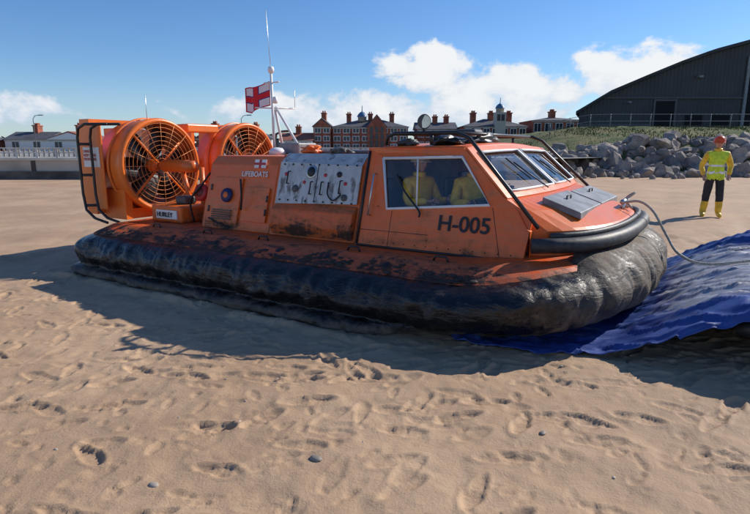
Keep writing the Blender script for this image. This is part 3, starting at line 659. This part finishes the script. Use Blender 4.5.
def person(name,pose,helmet,parent=None,loc=(0,0,0),rz=0,sc=1.0,seated=False):
    root=empty(name,loc,rz); root.scale=(sc,)*3
    if parent: root.parent=parent
    if not seated:
        J=[(0,0,.95),(0,-.005,1.10),(0,-.01,1.25),(0,0,1.40),(0,.005,1.48),(0,-.01,1.54)]
        Rr=[(.165,.125),(.165,.120),(.18,.125),(.165,.10),(.065,.06),(.055,.055)]
        legs={1:[(.095,0,.90),(.125,-.03,.50),(.145,.02,.10),(.15,-.02,.05),(.165,-.17,.035)],-1:[(-.095,0,.90),(-.135,.0,.50),(-.16,.04,.10),(-.165,.0,.05),(-.20,-.15,.035)]}
    else:
        J=[(0,0,.0),(0,-.01,.15),(0,-.02,.30),(0,0,.45),(0,0,.53),(0,-.02,.59)]
        Rr=[(.155,.125),(.150,.12),(.18,.13),(.17,.10),(.065,.06),(.055,.055)]
        legs={1:[(.1,-.05,-.02),(.15,-.42,.02),(.15,-.42,-.35),(.15,-.44,-.40),(.15,-.58,-.40)],-1:[(-.1,-.05,-.02),(-.15,-.42,.02),(-.15,-.42,-.35),(-.15,-.44,-.40),(-.15,-.58,-.40)]}
    Vv=list(J); Rd=list(Rr); Ed=[(i,i+1) for i in range(5)]
    lr=[(.105,.105),(.088,.088),(.072,.072),(.065,.058),(.052,.036)]
    for sd in (1,-1):
        k=len(Vv); Vv+=legs[sd]; Rd+=lr; Ed+=[(0,k)]+[(k+i,k+i+1) for i in range(4)]
    zs=J[3][2]
    arms=pose
    for sd in (1,-1):
        sh=(sd*.185,0,zs+.005); k=len(Vv); pts=[sh]+arms[sd]; Vv+=pts; Rd+=[(.082,.078),(.062,.062),(.045,.045)][:len(pts)]; Ed+=[(3,k)]+[(k+i,k+i+1) for i in range(len(pts)-1)]
    me=skinned(name+'_body',Vv,Ed,Rd,0)
    for m in (M_yel,M_trs,M_boot,M_hiv,M_skin,M_ref): me.materials.append(m)
    for p in me.polygons:
        c=p.center; mi=0
        if not seated and c.z<.36: mi=2
        elif not seated and c.z<.84: mi=1
        elif seated and (c.z<-.02 or (c.y<-.16 and c.z<.12)): mi=1
        elif not seated and abs(c.x)<.19 and c.z<zs+.07: mi=3
        if c.z>zs+.085: mi=4
        if mi==3 and (abs(c.z-(zs-.25))<.022 or abs(c.z-(zs-.40))<.022): mi=5
        p.material_index=mi; p.use_smooth=True
    for v in me.vertices:
        if v.co.z<zs+.06:
            v.co+=v.normal*(.010*mnoise.noise(v.co*9)+.006*mnoise.noise(v.co*22))
    b_=bpy.data.objects.new('body',me); COL.objects.link(b_); b_.parent=root
    hz=J[5][2]+.10; bm=bmesh.new(); bmesh.ops.create_uvsphere(bm,u_segments=32,v_segments=24,radius=1)
    for v in bm.verts:
        x,y,z=v.co; 
        jaw=1-.28*max(0,-z)**1.3
        X_=x*.078*jaw; Y_=y*.098*(1-.12*max(0,-z)); Z_=z*.118
        if y<0:
            Y_-= .022*math.exp(-((x/.16)**2+((z+.12)/.22)**2))
            Y_+= .012*(math.exp(-(((x-.38)/.2)**2+((z-.06)/.14)**2))+math.exp(-(((x+.38)/.2)**2+((z-.06)/.14)**2)))
            Y_-= .006*math.exp(-((x/.3)**2+((z+.48)/.08)**2)); Y_-=.010*math.exp(-((x/.3)**2+((z+.85)/.15)**2))
        v.co=(X_,Y_,Z_)
    me=bpy.data.meshes.new('head'); bm.to_mesh(me); bm.free()
    h=obj('head',me,[M_skin,M_hair],root,True); h.location=(0,-.02,hz)
    for p in me.polygons:
        if p.center.y>-.01 and p.center.z>-.05: p.material_index=1
    for sd in (1,-1):
        lump('ear',(sd*.08,-.01,hz-.005),(.012,.02,.032),M_skin,root,1,.1,2)
        lump('eye',(sd*.030,-.098,hz+.006),(.012,.008,.008),M_ink,root,1,.0,2)
    lump('mouth',(0,-.112,hz-.058),(.024,.006,.006),M_lips,root,1,.05,2)
    revolve('helmet',[(0,.145),(.05,.14),(.095,.105),(.118,.05),(.122,.0),(.128,-.005),(.116,-.008)],(0,-.01,hz+.02),(0,0,1),helmet,root,32)
    me=pymesh('peak',[(-.09,-.08,hz+.022),(.09,-.08,hz+.022),(.06,-.165,hz+.01),(-.06,-.165,hz+.01),(0,-.18,hz+.012)],[(0,1,2,4,3)]); o=obj('helmet_peak',me,[helmet],root); m=o.modifiers.new('s','SOLIDIFY'); m.thickness=.008
    revolve('collar',[(.075,-.02),(.085,.03),(.075,.055),(.066,.03)],(0,0,J[4][2]),(0,0,1),M_yel,root,20)
    for sd in (1,-1):
        wpt=Vector(arms[sd][-1]); el_=Vector(arms[sd][-2]); d=(wpt-el_).normalized()
        side=d.cross(Vector((0,-1,0))); side=side.normalized() if side.length>.1 else Vector((1,0,0)); side*=-sd if side.x*sd>0 else sd
        nrm=d.cross(side).normalized()
        Vv=[wpt-d*.02,wpt+d*.045,wpt+d*.085]; Rd=[(.03,.024),(.036,.018),(.036,.016)]; Ed=[(0,1),(1,2)]
        for k,(off,ln) in enumerate(((-.027,.068),(-.009,.078),(.009,.072),(.027,.056))):
            b0=len(Vv); p=wpt+d*.088+side*off
            cur=-nrm if nrm.y>0 else nrm
            Vv+=[p,p+d*ln*.45+cur*.008,p+d*ln*.8+cur*.028,p+d*ln*.9+cur*.045]; Rd+=[(.010,.010),(.0095,.0095),(.009,.009),(.007,.007)]; Ed+=[(2,b0),(b0,b0+1),(b0+1,b0+2),(b0+2,b0+3)]
        b0=len(Vv); Vv+=[wpt+d*.03+side*-.034,wpt+d*.065+side*-.056,wpt+d*.095+side*-.056]; Rd+=[(.013,.013),(.011,.011),(.008,.008)]; Ed+=[(1,b0),(b0,b0+1),(b0+1,b0+2)]
        me=skinned('hand',[tuple(v) for v in Vv],Ed,Rd,0,1); me.polygons.foreach_set('use_smooth',[True]*len(me.polygons)); me.materials.append(M_skin)
        o=bpy.data.objects.new('hand',me); COL.objects.link(o); o.parent=root
    return root
stand={1:[(.29,.04,1.14),(.235,-.10,.94)],-1:[(-.29,.05,1.14),(-.25,-.08,.93)]}
person('beach_crew_member',stand,M_hel,None,(7.68,12.33,gz(7.68,12.33)),R(-20),1.0)
drive={1:[(.27,-.08,.20),(.16,-.34,.24)],-1:[(-.27,-.08,.20),(-.16,-.34,.24)]}
for sx_,wy,ang,hm in ((4.36,1.08,70,M_helw),(4.90,1.20,40,M_helw),(4.34,2.9,90,M_helw)):
    person('crew_member',drive,hm,HV,(sx_,wy,.85),R(ang),.80,True)

# ------------------------------------------------------------ BACKGROUND
M_conc=simple('sea_wall_concrete',(.42,.38,.32),.85,var=.25,scale=.6); M_conc2=simple('pale_concrete',(.55,.52,.47),.8,var=.2,scale=.8)
M_dark=simple('wall_base_dark',(.12,.10,.085),.9,var=.4,scale=1)
SW=empty('sea_wall',(0,27,0))
box('wall_base',(-90,.0,-.3),(8.6,1.0,.42),M_dark,SW); box('wall_body',(-90,.15,.42),(8.6,1.0,.95),M_conc,SW); box('wall_coping',(-90,.05,.95),(8.6,1.1,1.08),M_conc2,SW)
boxes('wall_panels',[((-89+k*4,.10,.42),(-88.8+k*4,.149,.95)) for k in range(24)],M_dark,SW)
PF=empty('promenade_fence',(0,27.6,1.08)); L=[]
for k in range(0,99):
    L.append(((-90+k,.0,0),(-89.92+k,.08,.50)))
L+=[((-90,.02,.44),(8.5,.07,.50)),((-90,.02,.22),(8.5,.06,.26))]
boxes('fence_posts',L,M_conc2,PF)
L=[((-89.9+k*.25,.025,.04),(-89.80+k*.25,.05,.44)) for k in range(393)]
boxes('fence_palings',L,simple('fence_timber',(.45,.40,.33),.8),PF)
me=pymesh('promenade',[(-400,28,1.0),(8.6,28,1.0),(60,75,1.0),(400,200,1.0),(400,900,1.0),(-400,900,1.0)],[(0,1,2,3,4,5)])
obj('promenade',me,[simple('paving',(.26,.25,.23),.9,scale=.2)])
xs2=np.linspace(7,140,170); ys2=np.concatenate([np.linspace(28.5,48,54),np.linspace(49,120,24)])
X2,Y2=np.meshgrid(xs2,ys2)
def ss(t): t=np.clip(t,0,1); return t*t*(3-2*t)
def bankz(x,y):
    e=ss((x-9)/9)
    return (2.0*ss((y-30.5)/4.5)+1.25*ss((y-35)/12))*(.45+.55*e)*ss((x-6.5)/3)+0*x
Z2=bankz(X2,Y2)+.25*vnoise(X2,Y2,2.5,21)+.14*vnoise(X2,Y2,.9,22)-.1*(Y2<30)
V=np.stack([X2,Y2,Z2],-1).reshape(-1,3); n=len(xs2)
F=[(j*n+i,j*n+i+1,(j+1)*n+i+1,(j+1)*n+i) for j in range(len(ys2)-1) for i in range(n-1) if ys2[j]>=30]
M_grass,nt,b=newmat('rough_grass'); a=noise(nt,.5,5,.7); g2=noise(nt,5,5,.7)
c=mix(nt,smooth(nt,a,.4,.65),(.08,.12,.03),(.25,.22,.09)); c=mix(nt,smooth(nt,g2,.4,.7,0,.6),c,(.06,.08,.02)); nt.links.new(c,b.inputs['Base Color']); b.inputs['Roughness'].default_value=.95; bump(nt,b,g2,1,.2)
obj('grass_bank',pymesh('gb',V,F),[M_grass],None,True)
bm=bmesh.new()
for k in range(9000):
    x=rng.uniform(10,48); y=rng.uniform(34.3,50); z=float(bankz(np.array(x),np.array(y))); h=rng.uniform(.08,.26); a=rng.uniform(0,6.3); l=rng.uniform(-.12,.12)
    d=Vector((math.cos(a),math.sin(a),0))*.05
    p=Vector((x,y,z-.05)); bm.faces.new([bm.verts.new(p-d),bm.verts.new(p+d),bm.verts.new(p+Vector((l,l*.5,h)))])
me=bpy.data.meshes.new('grass_tufts'); bm.to_mesh(me); bm.free(); obj('grass_tufts',me,[M_grass])
M_rock,nt,b=newmat('boulder_rock'); a=noise(nt,.7,4,.6); g2=noise(nt,6,5,.7)
c=mix(nt,smooth(nt,a,.35,.65),(.17,.155,.145),(.42,.35,.29)); c=mix(nt,smooth(nt,g2,.45,.75,0,.6),c,(.14,.125,.11)); nt.links.new(c,b.inputs['Base Color']); b.inputs['Roughness'].default_value=.9; bump(nt,b,g2,.8,.08)
bm=bmesh.new(); k=0
for row in range(7):
    x=7.8+rng.uniform(0,.5)+max(0,row-3)*.6
    while x<48:
        sz=rng.choice([rng.uniform(.22,.45),rng.uniform(.45,.85)],p=[.6,.4]); y=30.6+row*.64+rng.uniform(-.25,.25); z=float(bankz(np.array(x),np.array(y)))+sz*.10
        res=bmesh.ops.create_icosphere(bm,subdivisions=2,radius=1); sd=rng.uniform(0,100)
        for v in res['verts']:
            d=1+.28*mnoise.cell(v.co*1.2+Vector((sd,0,0)))+.4*mnoise.noise(v.co*1.3+Vector((sd,1,0)))
            v.co=v.co*d
        mt=Matrix.Translation((x,y,z))@Matrix.Rotation(rng.uniform(0,6),4,Vector(rng.normal(size=3)).normalized())@Matrix.Diagonal((sz*.95,sz*.8,sz*.6,1))
        bmesh.ops.transform(bm,matrix=mt,verts=res['verts']); x+=sz*rng.uniform(1.0,1.5)
me=bpy.data.meshes.new('rock_revetment'); bm.to_mesh(me); bm.free(); obj('rock_revetment',me,[M_rock])
bm=bmesh.new()
for k in range(40):
    x=rng.uniform(8.5,24); y=rng.uniform(28.4,30.6); sz=rng.uniform(.06,.25)
    res=bmesh.ops.create_icosphere(bm,subdivisions=2,radius=sz)
    for v in res['verts']: v.co=v.co*(1+.5*mnoise.noise(v.co*5+Vector((k,0,0))))+Vector((x,y,sz*.2))
me=bpy.data.meshes.new('scattered_rocks'); bm.to_mesh(me); bm.free(); obj('scattered_rocks',me,[M_rock])
BF=empty('bank_railing'); 
tube('posts',[[(x,44.5,float(bankz(np.array(x),np.array(44.5)))),(x,44.5,float(bankz(np.array(x),np.array(44.5)))+1.1)] for x in np.arange(14,46,1.6)],.03,M_grey,BF,6)
tube('rails',[[(x,44.5,float(bankz(np.array(x),np.array(44.5)))+h) for x in np.arange(14,46,1.6)] for h in (.55,1.08)],.02,M_grey,BF,6)
SH=empty('boathouse')
M_clad,nt,b=newmat('dark_cladding')
t=nd(nt,'ShaderNodeTexCoord'); s=nd(nt,'ShaderNodeSeparateXYZ'); nt.links.new(t.outputs['Object'],s.inputs[0])
wv=math_(nt,'SINE',math_(nt,'MULTIPLY',s.outputs[0],16)); a=noise(nt,.4,4,.6)
c=mix(nt,smooth(nt,a,.3,.7),(.030,.037,.038),(.048,.055,.055)); c=mix(nt,smooth(nt,wv,.5,1,0,.4),c,(.018,.022,.023)); nt.links.new(c,b.inputs['Base Color']); b.inputs['Roughness'].default_value=.6; bump(nt,b,wv,.5,.05)
def arch(x):
    return np.interp(x,[21.2,24,27.8,31,34.1,39.4,46,52.6,57.9,64.2,70.8],[5.3,7.0,8.6,9.9,11.0,12.4,13.3,12.4,11.0,8.6,5.3])
ax_=np.linspace(21.2,70.8,60); Yf,Yb=58,95; SH_=(Yb-Yf)*.42
V=[];F=[]
for x in ax_: V+=[(x,Yf,2.0),(x,Yf,float(arch(x)))]
for i in range(59): F.append((2*i,2*i+2,2*i+3,2*i+1))
k=len(V); V+=[(21.2,Yf,2),(21.2+SH_,Yb,2),(21.2+SH_,Yb,5.3),(21.2,Yf,5.3)]; F.append((k,k+3,k+2,k+1))
obj('walls',pymesh('walls',V,F),[M_clad],SH)
V=[];F=[]
for x in np.linspace(20.6,71.4,60):
    z=float(arch(np.clip(x,21.2,70.8)))+(.0 if 21.2<x<70.8 else -.35); V+=[(x,Yf-.7,z-.02),(x,Yf-.7,z+.30),(x+SH_,Yb,z+.30),(x+SH_,Yb,z-.02)]
for i in range(59):
    a=4*i
    for p,q in ((0,1),(1,2),(3,0)): F.append((a+p,a+q,a+4+q,a+4+p))
F.append((0,3,2,1))
me=pymesh('roof',V,F); fixn(me); obj('roof',me,[simple('roof_metal',(.03,.035,.037),.7,scale=.5)],SH)
M_hole=simple('opening_dark',(.008,.008,.009),.9); M_lt=simple('light_trim',(.22,.24,.24),.6)
box('big_door_opening',(38.3,57.96,3.2),(48,57.985,10.4),M_hole,SH)
boxes('door_frame',[((38.0,57.85,3.0),(38.3,58,10.7)),((38.3,57.85,10.4),(48.2,58,10.7)),((43,57.9,3),(43.15,57.95,10.4))],M_lt,SH)
box('side_door',(29.0,57.93,3.2),(31.0,57.97,6.3),M_hole,SH); boxes('side_door_frame',[((28.8,57.9,3.2),(29,58,6.5)),((31,57.9,3.2),(31.2,58,6.5)),((29,57.9,6.3),(31,58,6.5))],M_dgrey,SH)
box('base_band',(21.3,57.88,2.6),(28.7,57.99,4.0),simple('lower_panels',(.10,.11,.11),.7),SH); boxes('trim_line',[((23.2,57.8,6.55),(38,57.99,6.68))],M_dgrey,SH)
boxes('wall_windows',[((32.2,57.93,3.9),(34.0,57.98,4.9)),((35,57.93,3.9),(36.8,57.98,4.9))],M_hole,SH)
boxes('floodlights',[((33,57.5,8.6),(33.4,58,8.8)),((26,57.5,6.1),(26.3,58,6.25))],M_lt,SH)

M_brick=simple('red_brick',(.34,.10,.055),.85,var=.3,scale=1.2); M_slate=simple('slate_roof',(.09,.09,.10),.7,var=.25,scale=.8); M_win=simple('window_dark',(.03,.035,.045),.2,bmp=0); M_stone=simple('stone_trim',(.52,.48,.40),.8)
M_rtile=simple('red_tile_roof',(.30,.10,.06),.8); M_rend=simple('white_render',(.75,.73,.69),.8,var=.08); M_teal=simple('copper_blue_dome',(.08,.17,.30),.5)
def gable(name,x0,x1,y0,y1,z0,z1,mat,par,along='x',ov=.3):
    if along=='x': V=[(x0-ov,y0-ov,z0),(x1+ov,y0-ov,z0),(x1+ov,y1+ov,z0),(x0-ov,y1+ov,z0),(x0-ov,(y0+y1)/2,z1),(x1+ov,(y0+y1)/2,z1)]; F=[(0,1,5,4),(2,3,4,5),(0,4,3),(1,2,5),(0,3,2,1)]
    elif along=='y': V=[(x0-ov,y0-ov,z0),(x1+ov,y0-ov,z0),(x1+ov,y1+ov,z0),(x0-ov,y1+ov,z0),((x0+x1)/2,y0-ov,z1),((x0+x1)/2,y1+ov,z1)]; F=[(0,4,5,3),(1,2,5,4),(0,1,4),(2,3,5),(0,3,2,1)]
    else:
        r=min(x1-x0,y1-y0)/2*.9; V=[(x0-ov,y0-ov,z0),(x1+ov,y0-ov,z0),(x1+ov,y1+ov,z0),(x0-ov,y1+ov,z0),(x0+r,(y0+y1)/2,z1),(x1-r,(y0+y1)/2,z1)]; F=[(0,1,5,4),(2,3,4,5),(0,4,3),(1,2,5),(0,3,2,1)]
    return obj(name,pymesh(name,V,F),[mat],par)
def building(name,x0,x1,y0,d,z0,ze,zr,wall,roof,kind='hip',nw=4,nf=2,chim=2,trim=None):
    B=empty(name); y1=y0+d; trim=trim or M_rend
    box('walls',(x0,y0,z0),(x1,y1,ze),wall,B); gable('roof',x0,x1,y0,y1,ze+.005,zr,roof,B,kind)
    if kind=='y':
        V=[(x0,y0-.02,ze),(x1,y0-.02,ze),((x0+x1)/2,y0-.02,zr-.25)]; obj('gable_wall',pymesh('gw',[(a,b-.32,c) for a,b,c in V],[(0,1,2)]),[wall],B)
    fh=(ze-z0)/nf; W=[];T=[]
    for f in range(nf):
        for k in range(nw):
            cx=x0+(k+.5)*(x1-x0)/nw; ww=min(.6,(x1-x0)/nw*.30); za=z0+f*fh+fh*.28; zb=z0+f*fh+fh*.80
            T.append(((cx-ww-.12,y0-.06,za-.12),(cx+ww+.12,y0-.002,zb+.12))); W.append(((cx-ww,y0-.10,za),(cx-.06,y0-.062,zb))); W.append(((cx+.06,y0-.10,za),(cx+ww,y0-.062,zb)))
    boxes('window_frames',T,trim,B); boxes('window_panes',W,M_win,B)
    boxes('string_course',[((x0-.05,y0-.12,ze-.3),(x1+.05,y0-.003,ze-.08))],M_stone,B)
    for c in range(chim):
        cx=x0+(c+.7)*(x1-x0)/(chim+.4); boxes('chimney',[((cx-.45,y0+d*.4,ze),(cx+.45,y0+d*.6,zr+1.0)),((cx-.55,y0+d*.38,zr+1.0),(cx+.55,y0+d*.62,zr+1.2)),((cx-.3,y0+d*.45,zr+1.2),(cx-.1,y0+d*.55,zr+1.6)),((cx+.1,y0+d*.45,zr+1.2),(cx+.3,y0+d*.55,zr+1.6))],M_brick,B)
    return B
Yb0=108
B=building('red_brick_villa',-12,-8.6,Yb0,10,1,5.6,7.3,M_brick,M_slate,'y',2,3,1)
B=building('red_brick_hotel',-8.4,6.5,Yb0+1,11,1,5.6,7.2,M_brick,M_slate,'hip',8,3,3)
gable('front_gable',-1.5,2.2,Yb0+.4,Yb0+6,5.6,8.0,M_slate,B,'y',.2); V=[(-1.5,Yb0+.1,5.6),(2.2,Yb0+.1,5.6),(.35,Yb0+.1,7.85)]; obj('front_gable_wall',pymesh('fg',V,[(0,1,2)]),[M_brick],B)
box('front_bay',(-1.5,Yb0+.15,1),(2.2,Yb0+1.1,5.6),M_brick,B)
boxes('bay_windows',[((-1+k*1.05,Yb0+.08,z),(-.4+k*1.05,Yb0+.148,z+1.1)) for k in range(3) for z in (1.8,3.2,4.5)],M_win,B)
def cupola(B,x,y,z,s=1):
    revolve('cupola_drum',[(0,0),(.9*s,0),(.9*s,.9*s),(1.05*s,.95*s)],(x,y,z),(0,0,1),M_stone,B,8)
    revolve('cupola_dome',[(1.1*s,.95*s),(.95*s,1.4*s),(.55*s,1.85*s),(.12*s,2.1*s),(.06*s,3.2*s),(0,3.4*s)],(x,y,z),(0,0,1),M_teal,B,16)
cupola(B,-2.6,Yb0+5,6.8,.95)
B=building('brick_terrace',8.5,16.5,Yb0+4,9,1,5.3,6.8,M_brick,M_slate,'x',5,2,3)
B=building('brick_station',17,29,Yb0-2,10,1,5.6,7.2,M_brick,M_slate,'hip',7,2,3)
box('clock_tower',(22.8,Yb0-2.5,1),(24.8,Yb0-.5,8.2),M_stone,B); cupola(B,23.8,Yb0-1.5,8.1,.85)
boxes('tower_louvres',[((23.1,Yb0-2.56,6.6),(23.7,Yb0-2.502,7.8)),((23.9,Yb0-2.56,6.6),(24.5,Yb0-2.502,7.8))],M_win,B)
B=building('brick_block',30.5,41,Yb0,10,1,6.8,7.6,M_brick,M_slate,'hip',5,2,1)
xx=-84
hm=[(M_rend,M_rtile),(M_brick,M_slate),(M_rend,M_slate),(M_rend,M_rtile),(M_brick,M_rtile)]
k=0
while xx<-14:
    wd=rng.uniform(5,8); a,b_=hm[k%5]; ze=rng.uniform(2.7,3.5)
    building('seaside_house',xx,xx+wd,100+rng.uniform(-4,6),8,1,ze,ze+rng.uniform(1.2,1.8),a,b_,['y','hip','x'][k%3],2,1,1); xx+=wd+rng.uniform(.4,3); k+=1
for x in (-46,-18,44):
    LP=empty('street_lamp',(x,75,1)); tube('post',[[(0,0,0),(0,0,4.4),(.3,0,4.8),(.9,0,4.9)]],.045,M_grey,LP,6); box('lantern',(.8,-.12,4.82),(1.4,.12,4.94),M_grey,LP)
bm=bmesh.new()
for k in range(5000):
    x=rng.uniform(-260,260); y=rng.uniform(170,190); h=1+max(0,2.3*(1+math.sin(x*.13)*.5+math.sin(x*.41)*.4)); z=1+rng.uniform(0,h); s_=rng.uniform(.4,.9)
    c=Vector((x,y,z)); vs=[bm.verts.new(c+Vector(rng.normal(size=3))*s_) for _ in range(3)]; bm.faces.new(vs)
me=bpy.data.meshes.new('distant_trees'); bm.to_mesh(me); bm.free(); obj('distant_trees',me,[simple('distant_foliage',(.05,.07,.03),.9)])
print('verts',nx*ny)
